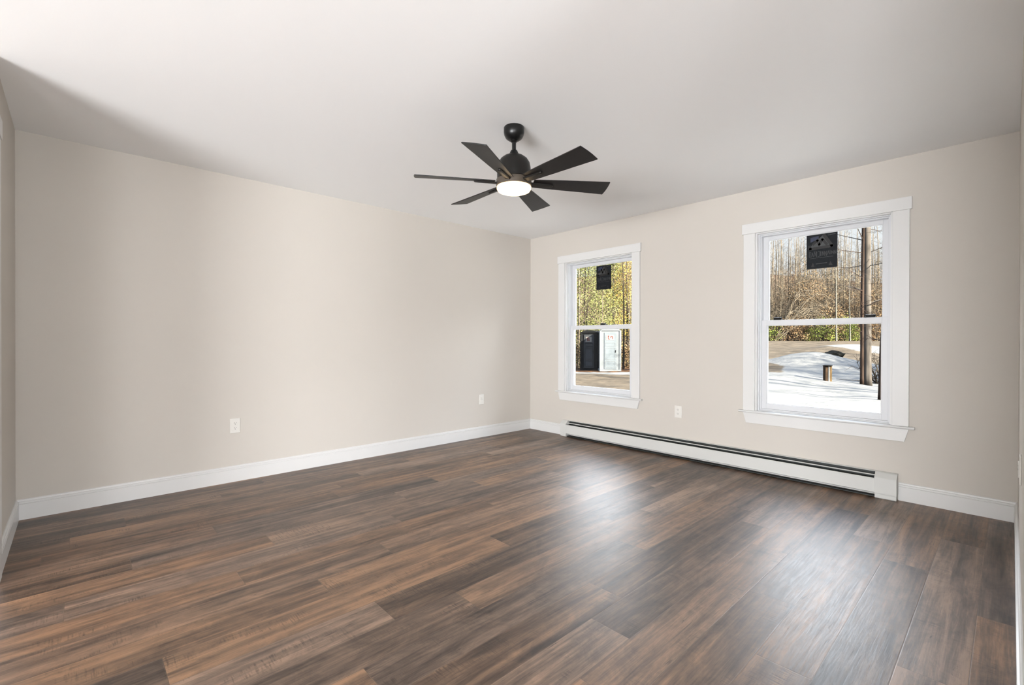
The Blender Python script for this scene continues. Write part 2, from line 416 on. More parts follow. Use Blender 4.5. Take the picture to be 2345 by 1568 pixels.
# sticker sheets on the upper panes, seen from behind the print
def sticker(name, cx, zt, wd, ht, label, tilt=0):
    r = empty(name, (cx, .1115, zt - ht / 2)); tag(r, label, 'sticker')
    X = lambda u: cx - wd / 2 + u * wd
    Z = lambda v: zt - v * ht
    bm = bmesh.new(); box(bm, X(0), X(1), .1105, .1118, Z(1), Z(0)); link('film', bm, M['film'], r)
    def poly(bm, pts, y0=.1098, y1=.1106):
        A = [bm.verts.new((X(u), y0, Z(v))) for u, v in pts]; B = [bm.verts.new((X(u), y1, Z(v))) for u, v in pts]
        n = len(pts)
        bm.faces.new(A); bm.faces.new(B[::-1])
        for i in range(n): bm.faces.new((A[i], A[(i + 1) % n], B[(i + 1) % n], B[i]))
    def stroke(bm, pts, w):
        for (a, b) in zip(pts, pts[1:]):
            d = Vector((b[0] - a[0], (b[1] - a[1]) * ht / wd)).normalized(); n = Vector((-d.y, d.x)) * w / 2
            ex = d * w * .35
            q = [(a[0] - ex.x + n.x, a[1] + (-ex.y + n.y) * wd / ht), (b[0] + ex.x + n.x, b[1] + (ex.y + n.y) * wd / ht),
                 (b[0] + ex.x - n.x, b[1] + (ex.y - n.y) * wd / ht), (a[0] - ex.x - n.x, a[1] + (-ex.y - n.y) * wd / ht)]
            poly(bm, q)
    bm = bmesh.new(); poly(bm, [(.10, .36), (.52, .05), (.60, .04), (.80, .36), (.80, .42), (.14, .42)], .1100, .1106); link('emblem_ground', bm, M['film_light'], r)
    bm = bmesh.new(); poly(bm, [(.13, .08), (.40, .05), (.40, .14), (.13, .22)], .1099, .1106); link('blue_corner', bm, M['film_blue'], r)
    bm = bmesh.new()
    stroke(bm, [(.57, .04), (.83, .38), (.12, .41), (.10, .33)], .10)
    stroke(bm, [(.22, .28), (.36, .17), (.42, .31), (.52, .16), (.66, .32)], .085)
    link('emblem', bm, M['film_print'], r)
    for tp in ([(.15, .94), (.21, .82), (.26, .94)], [(.72, .93), (.78, .82), (.84, .93)]):
        bm = bmesh.new(); poly(bm, tp); link('tree_mark', bm, M['film_print'], r)
    bm = bmesh.new(); rr = random.Random(5)
    x = .09
    while x < .9:
        h0, h1 = .50 + rr.uniform(-.02, .02), .63 + rr.uniform(-.02, .03); k = rr.choice('INVCAO')
        wl = .055
        if k == 'I': stroke(bm, [(x, h0), (x, h1)], .016); wl = .02
        elif k == 'N': stroke(bm, [(x, h1), (x, h0), (x + wl, h1), (x + wl, h0)], .014)
        elif k == 'V': stroke(bm, [(x, h0), (x + wl / 2, h1), (x + wl, h0)], .014)
        elif k == 'A': stroke(bm, [(x, h1), (x + wl / 2, h0), (x + wl, h1)], .014)
        elif k == 'C': stroke(bm, [(x, h0), (x + wl, h0 + .02), (x + wl, h1 - .02), (x, h1)], .014)
        else: stroke(bm, [(x, h0), (x + wl, h0), (x + wl, h1), (x, h1), (x, h0)], .014)
        x += wl + .028
    stroke(bm, [(.12, .69), (.86, .68)], .012); stroke(bm, [(.32, .86), (.66, .85)], .02); stroke(bm, [(.70, .06), (.94, .045)], .02)
    link('lettering', bm, M['film_light'], r)
sticker('window_sticker', 1.066, 1.992, .205, .275, 'black printed maker sticker on the top pane of the left window')
sticker('window_sticker', 3.197, 1.998, .214, .278, 'dark grey printed maker sticker on the top pane of the right window')

# ------------------------------------------------------------------ outlets and switches
def outlet(loc, axis, label, kind='duplex'):
    """plate on a wall; axis = outward normal ('+x','-y','-x')"""
    r = empty('wall_outlet', loc); tag(r, label, 'wall outlet', 'white electrical plates on the walls')
    rot = {'-y': 0, '+x': PI / 2, '-x': -PI / 2}[axis]
    R = Matrix.Translation(loc) @ Matrix.Rotation(rot, 4, 'Z')      # local: outward = -y
    def fin(name, bm, m, parent, bev=0, smooth=False):
        bmesh.ops.transform(bm, matrix=R, verts=bm.verts); return link(name, bm, m, parent, bevel=bev, smooth=smooth)
    bm = bmesh.new(); box(bm, -.0365, .0365, -.0065, 0, -.0585, .0585)
    fin('cover_plate', bm, M['plate'], r, .003)
    if kind == 'duplex':
        for s in (1, -1):
            bm = bmesh.new(); zc = s * .0195; n = 20
            pts = [(.0172 * math.cos(2 * PI * i / n), max(-.0135, min(.0135, .0172 * math.sin(2 * PI * i / n)))) for i in range(n)]
            A = [bm.verts.new((px, -.0085, zc + pz)) for px, pz in pts]; B = [bm.verts.new((px, -.006, zc + pz)) for px, pz in pts]
            bm.faces.new(A)
            for i in range(n): bm.faces.new((A[i], A[(i + 1) % n], B[(i + 1) % n], B[i]))
            face = fin('receptacle', bm, M['plate'], r)
            bm = bmesh.new()
            box(bm, -.0075, -.0052, -.0090, -.0083, zc + .000, zc + .0085); box(bm, .0052, .0075, -.0090, -.0083, zc + .001, zc + .0080)
            pts = [(.0029 * math.cos(2 * PI * i / 10), .0029 * math.sin(2 * PI * i / 10)) for i in range(10)]
            prism(bm, [(px, -.0064 + zc + pz) for px, pz in pts], -.0090, -.0083, 'y')
            fin('slots', bm, M['slot'], face)
        bm = bmesh.new(); prism(bm, [(.0026 * math.cos(2 * PI * i / 10), .0026 * math.sin(2 * PI * i / 10)) for i in range(10)], -.0076, -.006, 'y')
        fin('screw', bm, M['heater'], r)
    else:
        bm = bmesh.new(); box(bm, -.0165, .0165, -.0100, -.006, -.033, .033); fin('insert', bm, M['plate'], r, .002)
        bm = bmesh.new(); box(bm, -.0165, .0165, -.0106, -.0099, -.0006, .0006); box(bm, -.004, .004, -.0106, -.0099, .014, .017); fin('insert_gap', bm, M['slot'], r)
    return r
outlet((0, -3.361, .4455), '+x', 'white duplex outlet low on the left wall, nearest the camera')
outlet((0, -.817, .4425), '+x', 'white wall plate low on the left wall near the room corner', 'plain')
outlet((2.031, 0, .441), '-y', 'white duplex outlet between the two windows above the heater')
outlet((W_, -1.45, .603), '-x', 'white wall plate seen edge-on on the right wall at the frame edge', 'plain')

# ------------------------------------------------------------------ baseboard heater
hr = empty('baseboard_heater', (2.14, 0, 0)); tag(hr, 'long white hot water baseboard heater along the wall under both windows', 'heater')
X0, X1 = .574, 3.698; C0, C1 = .660, 3.572
bm = bmesh.new(); box(bm, C0, C1, -.004, 0, .012, .184); link('back_panel', bm, M['heater'], hr)
bm = bmesh.new(); prism(bm, [(0, .186), (-.016, .186), (-.023, .183), (-.023, .181), (-.016, .1840), (0, .1840)], C0, C1, 'x'); link('top_hood', bm, M['heater'], hr)
bm = bmesh.new(); prism(bm, [(-.062, .141), (-.068, .139), (-.071, .133), (-.071, .040), (-.060, .034), (-.058, .036), (-.068, .043), (-.068, .131), (-.066, .136), (-.061, .138)], C0, C1, 'x'); link('front_cover', bm, M['heater'], hr)
bm = bmesh.new(); prism(bm, [(-.040, .1630), (-.047, .1590), (-.047, .1565), (-.040, .1605)], C0, C1, 'x'); link('damper_blade', bm, M['heater'], hr)
bm = bmesh.new(); box(bm, C0, C1, -.0055, -.0042, .02, .181); box(bm, C0, C1, -.057, -.006, .112, .116); box(bm, C0, C1, -.056, -.006, .004, .010); link('dark_lining', bm, M['heat_dark'], hr)
bm = bmesh.new()
n = 400
for i in range(n):
    x = C0 + .03 + (C1 - C0 - .06) * i / (n - 1); box(bm, x - .0006, x + .0006, -.052, -.012, .062, .111)
link('fins', bm, M['fin'], hr)
for i, x in enumerate((1.45, 2.22, 2.9, 3.33)):
    bm = bmesh.new(); box(bm, x - .012, x + .012, -.056, -.006, .117, .138); link('bracket', bm, M['heat_dark'], hr)
capP = [(0, .186), (-.026, .186), (-.037, .181), (-.070, .152), (-.073, .146), (-.073, .036), (0, .036)]
for a, b in ((X0, C0), (C1, X1)):
    bm = bmesh.new(); prism(bm, capP, a, b, 'x'); c = link('end_cap', bm, M['heater'], hr, bevel=.0015)
    bm = bmesh.new(); prism(bm, [(0, .036), (-.066, .036), (-.070, .030), (-.070, .006), (-.064, 0), (0, 0)], a + .002, b - .002, 'x'); link('cap_foot', bm, M['heater'], c, bevel=.001)

# ------------------------------------------------------------------ ceiling fan
FX, FY = 2.154, -2.323
fr = empty('ceiling_fan', (FX, FY, H)); tag(fr, 'black six-blade ceiling fan with a lit round light hanging from the ceiling', 'ceiling fan')
bm = bmesh.new(); lathe(bm, [(0, 2.44), (.060, 2.44), (.063, 2.436), (.063, 2.408), (.060, 2.392), (.051, 2.375), (.036, 2.363), (.022, 2.359), (0, 2.359)], FX, FY, 56)
link('canopy', bm, M['black'], fr, smooth=True)
bm = bmesh.new(); lathe(bm, [(0, 2.365), (.020, 2.365), (.022, 2.356), (.018, 2.350), (.0125, 2.348), (.0125, 2.29), (0, 2.29)], FX, FY, 28); link('downrod', bm, M['black'], fr, smooth=True)
bm = bmesh.new(); lathe(bm, [(0, 2.302), (.014, 2.302), (.020, 2.297), (.024, 2.288), (.030, 2.275), (.034, 2.268), (.036, 2.262), (0, 2.262)], FX, FY, 36); link('yoke_cover', bm, M['black'], fr, smooth=True)
bm = bmesh.new(); lathe(bm, [(0, 2.268), (.034, 2.267), (.062, 2.259), (.083, 2.243), (.097, 2.220), (.103, 2.190), (.104, 2.150), (.104, 2.122), (0, 2.122)], FX, FY, 64)
link('motor_housing', bm, M['housing'], fr, smooth=True)
bm = bmesh.new(); lathe(bm, [(0, 2.121), (.103, 2.121), (.1085, 2.117), (.1085, 2.080), (.106, 2.077), (0, 2.077)], FX, FY, 64); ring = link('light_ring', bm, M['ring'], fr, smooth=True)
bm = bmesh.new(); lathe(bm, [(0, 2.076), (.104, 2.076), (.106, 2.072), (.105, 2.062), (.098, 2.050), (.080, 2.043), (.045, 2.039), (0, 2.037)], FX, FY, 64); link('light_diffuser', bm, M['diffuser'], fr, smooth=True)
PITCHB = math.radians(-13.2); ZBL = 2.103
def blade_mesh():
    bm = bmesh.new()
    # outline: root narrow, widening to the tip, tip gently convex and slightly oblique; local x = radial, y = across
    R_ = [(.120, .040), (.16, .044), (.30, .053), (.45, .061), (.588, .0695)]
    ta, tb = .604, .600
    pts = [(r, w_) for r, w_ in R_] + [(.598, .0705)]
    arc = [(.598 + .005 * (1 - (s / .07) ** 2), s) for s in (.05, .025, 0, -.025, -.05)]
    o_ = pts + arc + [(r, -w_) for r, w_ in reversed(pts)]
    A = [bm.verts.new((x, y, .003)) for x, y in o_]; B = [bm.verts.new((x, y, -.003)) for x, y in o_]
    bm.faces.new(A); bm.faces.new(B[::-1]); n = len(o_)
    for i in range(n): bm.faces.new((A[i], B[i], B[(i + 1) % n], A[(i + 1) % n]))
    me = bpy.data.meshes.new('blade'); bmesh.ops.recalc_face_normals(bm, faces=bm.faces); bm.to_mesh(me); bm.free(); me.materials.append(M['blade']); return me
def bracket_mesh():
    bm = bmesh.new(); 
    # slim tapered arm under the blade from hub to r=.245
    secs = [(.095, .021, -.004, -.016), (.15, .017, -.003, -.015), (.22, .0125, -.003, -.014), (.242, .011, -.003, -.013), (.247, .006, -.003, -.008)]
    rings = [[bm.verts.new(q) for q in ((x, -h, a), (x, h, a), (x, h * .8, b), (x, -h * .8, b))] for x, h, a, b in secs]
    for A, B in zip(rings, rings[1:]):
        for i in range(4): bm.faces.new((A[i], A[(i + 1) % 4], B[(i + 1) % 4], B[i]))
    bm.faces.new(rings[0]); bm.faces.new(rings[-1][::-1])
    me = bpy.data.meshes.new('blade_bracket'); bmesh.ops.recalc_face_normals(bm, faces=bm.faces); bm.to_mesh(me); bm.free(); me.materials.append(M['housing']); return me
bme, brm = blade_mesh(), bracket_mesh()
for k in range(6):
    a = math.radians(-2.7 + 60 * k)
    b = bpy.data.objects.new('blade', bme); col.objects.link(b); b.parent = fr
    b.location = (0, 0, ZBL - H); b.rotation_euler = (PITCHB, 0, a)
    md = b.modifiers.new('bevel', 'BEVEL'); md.width = .001; md.segments = 2; md.limit_method = 'ANGLE'
    c = bpy.data.objects.new('blade_bracket', brm); col.objects.link(c); c.parent = b
    md = c.modifiers.new('bevel', 'BEVEL'); md.width = .0025; md.segments = 2; md.limit_method = 'ANGLE'

# small fitting on the ceiling at the right edge

# ------------------------------------------------------------------ outdoors
FD = Vector((math.cos(YAW), math.sin(YAW))); RD = Vector((math.sin(YAW), -math.cos(YAW))); C2 = Vector((CAM.x, CAM.y))
def P2(t, a):  # a point t metres ahead of the room corner viewpoint, at lateral slope a
    return C2 + FD * t + RD * (a * t)
def ta(x, y):
    d = Vector((x, y)) - C2; t = d.dot(FD); return t, d.dot(RD) / max(t, .5)
def ss(x, a, b):
    u = min(1, max(0, (x - a) / (b - a))); return u * u * (3 - 2 * u)
def gauss(t, s, t0, s0, wt, ws): return math.exp(-((t - t0) / wt) ** 2 - ((s - s0) / ws) ** 2)
def ground(x, y):
    t, a = ta(x, y); s = a * t
    rise = ss(t, 15, 50) * 0.35 + max(0, min(1, (t - 16.5) / 29)) * 1.30
    rise += max(0, t - 64) * .26
    left = max(0, t - 44) * .20
    k = ss(a, .30, .46)
    z = -.50 + k * rise + (1 - k) * (left + .04)
    z += k * (.72 * gauss(t, s, 23.0, 14.6, 2.0, 1.9) + .62 * gauss(t, s, 31, 23.0, 3.0, 3.6) + .28 * gauss(t, s, 18.5, 10.4, 2.0, 1.6))
    z += k * .22 * gauss(t, s, 21, 17.5, 2.2, 2.5)
    n1 = mnoise.noise(Vector((x * .35, y * .35, 0))); n2 = mnoise.noise(Vector((x * 1.1, y * 1.1, 5)))
    z += (n1 * .10 + n2 * .035) * ss(t, 9, 14) * (1 - .6 * ss(t, 24, 30))
    return z
def steps(a, b, c, d, fine, coarse):
    out_ = []; x = a
    while x < b: out_.append(x); x += coarse
    x = b
    while x < c: out_.append(x); x += fine
    x = c
    while x <= d: out_.append(x); x += coarse
    return out_
gxs = steps(-100, -26, 14, 60, .26, 2.0); gys = steps(.165, .165, 34, 150, .26, 2.0)
bm = bmesh.new(); mk = bm.verts.layers.float_color.new('ground_mask')
vg = []
for y in gys:
    row = []
    for x in gxs:
        z = ground(x, y); v = bm.verts.new((x, y, z)); t, a = ta(x, y); s = a * t
        # bare gravel road and drive (r), leaf litter (g)
        nz = mnoise.noise(Vector((x * .5, y * .5, 9))) * .9 + mnoise.noise(Vector((x * 2, y * 2, 3))) * .45
        right_road = ss(t + nz * 1.2, 23.5, 25.5) * (1 - ss(t, 52, 54))
        hide = max(gauss(t, s, 23.0, 15.2, 2.6, 2.6), gauss(t, s, 31.5, 25.0, 4.2, 3.4))
        right_road *= 1 - ss(hide + nz * .08, .18, .38)
        shoulder = ss(1.1 - abs(a - .54) * 14, 0, 1) * ss(t + nz, 18.2, 20.5)        # drive leaving on the left
        k = ss(a, .30, .46)
        left_drive = (1 - ss(t + nz * .6, 22.3, 23.0)) * 1.0
        left_leaf = ss(t + nz * .8, 23.8, 24.3)
        road = k * max(right_road, shoulder * (1 - ss(hide, .3, .5))) + (1 - k) * left_drive
        leaf = k * ss(t + nz, 52, 54) + (1 - k) * left_leaf
        bounce = 1 - ss(t + nz, 7.5, 9.0)  # snow near the house made lighter, an added reflector for the ceiling
        v[mk] = (road, leaf, bounce, 1); row.append(v)
    vg.append(row)
for r0, r1 in zip(vg, vg[1:]):
    for i in range(len(gxs) - 1): bm.faces.new((r0[i], r0[i + 1], r1[i + 1], r1[i]))

def ground_mat():
    m = bpy.data.materials.new('snow gravel and leaves'); m.use_nodes = True; n = m.node_tree; N = n.nodes; L = n.links; b = N['Principled BSDF']
    at = N.new('ShaderNodeAttribute'); at.attribute_name = 'ground_mask'; sp = N.new('ShaderNodeSeparateColor'); L.new(at.outputs['Color'], sp.inputs[0])
    tcn = N.new('ShaderNodeTexCoord')
    def nz(s, d=6, r=.6):
        t = N.new('ShaderNodeTexNoise'); t.inputs['Scale'].default_value = s; t.inputs['Detail'].default_value = d; t.inputs['Roughness'].default_value = r
        L.new(tcn.outputs['Object'], t.inputs['Vector']); return t.outputs[0]
    def rampn(src, a, ca, bb, cb):
        r = N.new('ShaderNodeValToRGB'); L.new(src, r.inputs[0]); r.color_ramp.elements[0].position = a; r.color_ramp.elements[0].color = (*ca, 1)
        r.color_ramp.elements[1].position = bb; r.color_ramp.elements[1].color = (*cb, 1); return r.outputs[0]
    rs = lambda c: tuple(x * OUT for x in c)
    snow = rampn(nz(2.5), .3, rs(SNOW[0]), .7, rs(SNOW[1]))
    old = snow; cm = N.new('ShaderNodeMix'); cm.data_type = 'RGBA'; L.new(sp.outputs[2], cm.inputs[0]); L.new(old, cm.inputs[6]); cm.inputs[7].default_value = (.070, .071, .073, 1); snow = cm.outputs[2]  # lighter snow mixed in by the house to bounce extra light indoors
    grav = rampn(nz(1.6, 8, .75), .38, rs(GRAV[0]), .62, rs(GRAV[1]))
    leaf = rampn(nz(3.5, 8, .8), .42, rs(LEAF[0]), .6, rs(LEAF[1]))
    def mask(ch, scale):
        q = N.new('ShaderNodeMath'); q.operation = 'MULTIPLY_ADD'; L.new(nz(scale, 6, .7), q.inputs[0]); q.inputs[1].default_value = .9; q.inputs[2].default_value = -.45
        a = N.new('ShaderNodeMath'); a.operation = 'ADD'; L.new(ch, a.inputs[0]); L.new(q.outputs[0], a.inputs[1])
        r = N.new('ShaderNodeMapRange'); r.inputs[1].default_value = .42; r.inputs[2].default_value = .58; L.new(a.outputs[0], r.inputs[0]); return r.outputs[0]
    m1 = N.new('ShaderNodeMix'); m1.data_type = 'RGBA'; L.new(mask(sp.outputs[0], 1.3), m1.inputs[0]); L.new(snow, m1.inputs[6]); L.new(grav, m1.inputs[7])
    m2 = N.new('ShaderNodeMix'); m2.data_type = 'RGBA'; L.new(mask(sp.outputs[1], 1.1), m2.inputs[0]); L.new(m1.outputs[2], m2.inputs[6]); L.new(leaf, m2.inputs[7])
    L.new(m2.outputs[2], b.inputs['Base Color']); b.inputs['Roughness'].default_value = .95; b.inputs['Specular IOR Level'].default_value = .02
    bp = N.new('ShaderNodeBump'); bp.inputs['Strength'].default_value = .5; bp.inputs['Distance'].default_value = .06; L.new(nz(4, 6), bp.inputs['Height']); L.new(bp.outputs[0], b.inputs['Normal'])
    return m
SNOW = ((.185, .19, .20), (.225, .225, .225)); GRAV = ((.055, .044, .033), (.135, .108, .080)); LEAF = ((.022, .011, .006), (.16, .080, .038))
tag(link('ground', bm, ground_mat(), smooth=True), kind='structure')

def bark(name, c, amt=.5, sc_=6, stretch=.12):
    c = tuple(x * OUT for x in c)
    m = mat(name, c, .9, spec=.02)
    n = m.node_tree; N = n.nodes; L = n.links; b = N['Principled BSDF']
    tcn = N.new('ShaderNodeTexCoord'); mp = N.new('ShaderNodeMapping'); mp.inputs['Scale'].default_value = (sc_, sc_, sc_ * stretch); L.new(tcn.outputs['Object'], mp.inputs[0])
    t = N.new('ShaderNodeTexNoise'); t.inputs['Scale'].default_value = 1; t.inputs['Detail'].default_value = 6; L.new(mp.outputs[0], t.inputs['Vector'])
    r = N.new('ShaderNodeMapRange'); r.inputs[1].default_value = .3; r.inputs[2].default_value = .7; r.inputs[3].default_value = 1 - amt; r.inputs[4].default_value = 1 + amt; L.new(t.outputs[0], r.inputs[0])
    mx = N.new('ShaderNodeVectorMath'); mx.operation = 'SCALE'; mx.inputs[0].default_value = c; L.new(r.outputs[0], mx.inputs['Scale']); L.new(mx.outputs[0], b.inputs['Base Color'])
    return m
M['bark_pale'] = bark('pale tan bark', (.175, .145, .110), .5, 3)
M['bark_grey'] = bark('grey brown bark', (.062, .050, .040), .5, 3)
M['bark_big'] = bark('rough grey bark', (.095, .084, .076), .45, 14)
M['bark_red'] = bark('reddish brown bark', (.050, .033, .026), .45, 14)
M['bark_birch'] = bark('white birch bark', (.19, .175, .15), .25, 6, 1.5)
def leafmat(name, c0, c1):
    c0, c1 = tuple(x * OUT for x in c0), tuple(x * OUT for x in c1)
    m = bpy.data.materials.new(name); m.use_nodes = True; n = m.node_tree; N = n.nodes; L = n.links; b = N['Principled BSDF']
    tcn = N.new('ShaderNodeTexCoord'); t = N.new('ShaderNodeTexNoise'); t.inputs['Scale'].default_value = .9; t.inputs['Detail'].default_value = 9; t.inputs['Roughness'].default_value = .72
    L.new(tcn.outputs['Object'], t.inputs['Vector']); r = N.new('ShaderNodeValToRGB'); L.new(t.outputs[0], r.inputs[0])
    r.color_ramp.elements[0].position = .44; r.color_ramp.elements[0].color = (*c0, 1); r.color_ramp.elements[1].position = .56; r.color_ramp.elements[1].color = (*c1, 1)
    L.new(r.outputs[0], b.inputs['Base Color']); b.inputs['Roughness'].default_value = .9; b.inputs['Specular IOR Level'].default_value = .02
    return m
M['leaf_pine'] = leafmat('yellow green needles', (.07, .09, .025), (.36, .38, .14))
M['leaf_gold'] = leafmat('golden leaves', (.17, .11, .025), (.50, .35, .09))
M['leaf_dark'] = leafmat('dark green needles', (.010, .016, .010), (.030, .040, .018))
M['leaf_green'] = leafmat('bright green leaves', (.06, .085, .016), (.30, .36, .08))
M['leaf_tan'] = leafmat('tan dead leaves', (.09, .055, .03), (.38, .25, .14))

def bare_tree(seed, h, r, nb, lean=.0, cmin=.12, blen=.22, n=6):
    rr = random.Random(seed); bm = bmesh.new(); pts, rad = [], []
    K = 9; ph = rr.uniform(0, 6.28); dx, dy = rr.uniform(-1, 1) * lean, rr.uniform(-1, 1) * lean
    for i in range(K + 1):
        u = i / K; pts.append(Vector((math.sin(ph + u * 5) * .012 * h * u + dx * u * h, math.cos(ph * 1.7 + u * 4) * .012 * h * u + dy * u * h, u * h))); rad.append(r * (1 - .85 * u) * (1.25 if i == 0 else 1))
    tube(bm, pts, rad, n)
    for k in range(nb):
        u = cmin + (1 - cmin) * (k + rr.random()) / nb; i = min(K - 1, int(u * K)); f = u * K - i; p = pts[i].lerp(pts[i + 1], f)
        az = rr.uniform(0, 2 * PI); ln = h * blen * rr.uniform(.35, 1) * (1.15 - u); el = rr.uniform(.1, .9); d = Vector((math.cos(az), math.sin(az), el)).normalized()
        q = [p]; dd = d.copy(); m_ = 3
        for j in range(m_):
            dd = (dd + Vector((rr.uniform(-.3, .3), rr.uniform(-.3, .3), rr.uniform(-.05, .3)))).normalized(); q.append(q[-1] + dd * ln / m_)
        rb = max(.012, r * .26 * (1.1 - u)); tube(bm, q, [rb, rb * .75, rb * .5, rb * .25], 3, cap=False)
        for j in range(5):
            s0 = q[1].lerp(q[-1], rr.random()); d2 = (dd + Vector((rr.uniform(-1, 1), rr.uniform(-1, 1), rr.uniform(-.4, .8)))).normalized(); l2 = ln * rr.uniform(.2, .45)
            mid = s0 + d2 * l2 * .5 + Vector((0, 0, rr.uniform(-.05, .1) * l2)); tube(bm, [s0, mid, s0 + d2 * l2], [rb * .45, rb * .33, .004], 3, cap=False)
    bmesh.ops.recalc_face_normals(bm, faces=bm.faces)
    me = bpy.data.meshes.new('bare_tree'); bm.to_mesh(me); bm.free(); return me

def foliage(seed, h, base, rad, count, size, shape='cone'):
    rr = random.Random(seed); bm = bmesh.new(); clumps = []
    for i in range(max(14, count // 60)):
        u = rr.random() ** .8; z = base + u * (h - base)
        R = rad * ((1 - u) ** .7 + .12 if shape == 'cone' else math.sqrt(max(.05, 1 - (2 * u - 1) ** 2)))
        a = rr.uniform(0, 2 * PI); q = R * math.sqrt(rr.random()); clumps.append(Vector((math.cos(a) * q, math.sin(a) * q, z)))
    for i in range(count):
        c = rr.choice(clumps); p = c + Vector((rr.gauss(0, 1), rr.gauss(0, 1), rr.gauss(0, .6))) * rad * .22
        s = size * rr.uniform(.5, 1.4); n = Vector((rr.uniform(-1, 1), rr.uniform(-1, 1), rr.uniform(-1, 1))).normalized()
        a = n.orthogonal().normalized(); b = n.cross(a)
        ang = rr.uniform(0, 6.28); a, b = a * math.cos(ang) + b * math.sin(ang), b * math.cos(ang) - a * math.sin(ang)
        v = [bm.verts.new(p + a * s), bm.verts.new(p + b * s * .45), bm.verts.new(p - a * s), bm.verts.new(p - b * s * .45)]; bm.faces.new(v)
    me = bpy.data.meshes.new('foliage'); bm.to_mesh(me); bm.free(); return me

def with_mat(me, m): me = me.copy(); me.materials.clear(); me.materials.append(m); return me
def place(name, me, t, a, label, cat, group, scale=1, rz=0, fol=None, sink=.12, xy=None):
    p = P2(t, a) if xy is None else Vector(xy)
    o = bpy.data.objects.new(name, me); col.objects.link(o); o.location = (p.x, p.y, ground(p.x, p.y) - sink)
    o.rotation_euler = (0, 0, rz); o.scale = (scale,) * 3
    tag(o, label, cat, group)
    if fol:
        f = bpy.data.objects.new('foliage', fol); col.objects.link(f); f.parent = o
    return o

rr = random.Random(11)
bases = [bare_tree(s, 17, .11, 46, .02, .10, .24) for s in range(4)] + [bare_tree(10 + s, 13, .065, 52, .05, .06, .28) for s in range(4)]
pale = [with_mat(m_, M['bark_pale']) for m_ in bases]; grey = [with_mat(m_, M['bark_grey']) for m_ in bases]
tanf = foliage(31, 9, .6, 2.0, 1300, .07, 'ball')
# woods across the road, behind the right window
NR = 210
for i in range(NR):
    a = .50 + .37 * (i + rr.random()) / NR; t = 53 + 30 * rr.random() ** 1.5
    kind = rr.random(); me = rr.choice(pale if kind < .78 else grey)
    place('bare_tree', me, t, a, 'bare slender winter tree in the woods across the road, seen through right window', 'tree', 'bare trees across the road',
          rr.uniform(.70, .92), rr.uniform(0, 6.28))
for i in range(44):          # the woods carry on between the two window views
    a = .27 + .23 * (i + rr.random()) / 44; t = rr.uniform(44, 66)
    place('bare_tree', rr.choice(pale + grey), t, a, 'bare winter tree in the woods between the views of the two windows', 'tree', 'bare trees between the two window views', rr.uniform(.65, .9), rr.uniform(0, 6.28))
# saplings: thin pale stems
sap = [with_mat(bare_tree(60 + s, 7.5, .035, 60, .10, .05, .34, 4), M['bark_pale']) for s in range(3)]
for i in range(60):
    a = .50 + .36 * (i + rr.random()) / 60; t = rr.uniform(51, 60)
    place('bare_sapling', rr.choice(sap), t, a, 'thin pale leafless sapling at the wood edge across the road', 'sapling', 'saplings at the edge of the woods', rr.uniform(.7, 1.2), rr.uniform(0, 6.28))
# two white birches leaning left
bir = with_mat(bare_tree(81, 15, .085, 16, .035, .3, .16), M['bark_birch'])
place('birch_tree', bir, 47.5, .6945, 'white slender birch leaning, farther left of the thick grey trunk', 'tree', None, 1, 2.2)
place('birch_tree', bir, 48.5, .724, 'straight thin white birch just left of the thick grey trunk', 'tree', None, .8, .4)

# arched saplings bent over by snow
def bent(seed, h, span):
    q = random.Random(seed); bm = bmesh.new()
    for s in range(9):
        az = q.uniform(-.5, .5); hh = h * q.uniform(.5, 1); sp_ = span * q.uniform(.5, 1.1); pts = []
        for i in range(9):
            u = i / 8; pts.append(Vector((math.cos(az) * sp_ * u, math.sin(az) * sp_ * u + q.uniform(-.04, .04), hh * math.sin(min(1, u * 1.15) * PI * .78))))
        tube(bm, pts, [.045 * (1 - .85 * i / 8) for i in range(9)], 4, cap=False)
        for j in range(10):
            i = q.randrange(2, 8); d = Vector((q.uniform(.1, 1), q.uniform(-.7, .7), q.uniform(-.6, .3))).normalized(); l = q.uniform(.8, 2.2)
            tube(bm, [pts[i], pts[i] + d * l * .5 + Vector((0, 0, .08)), pts[i] + d * l], [.015, .011, .004], 3, cap=False)
    bmesh.ops.recalc_face_normals(bm, faces=bm.faces); me = bpy.data.meshes.new('bent_sapling'); bm.to_mesh(me); bm.free(); me.materials.append(M['bark_pale']); return me
bang = math.atan2(RD.y, RD.x)
for k, (t, a, hh, sp_, lab) in enumerate(((50, .575, 6.0, 6.0, 'tall clump of pale saplings arching right in the upper right window'),
                                          (49.5, .562, 3.6, 6.5, 'low clump of bent pale stems sweeping right above the road'),
                                          (51, .66, 5.0, -4.5, 'clump of pale stems arching left near the middle of the right window'))):
    place('bent_saplings', bent(90 + k, hh, sp_), t, a, lab, 'saplings', None, 1, bang)

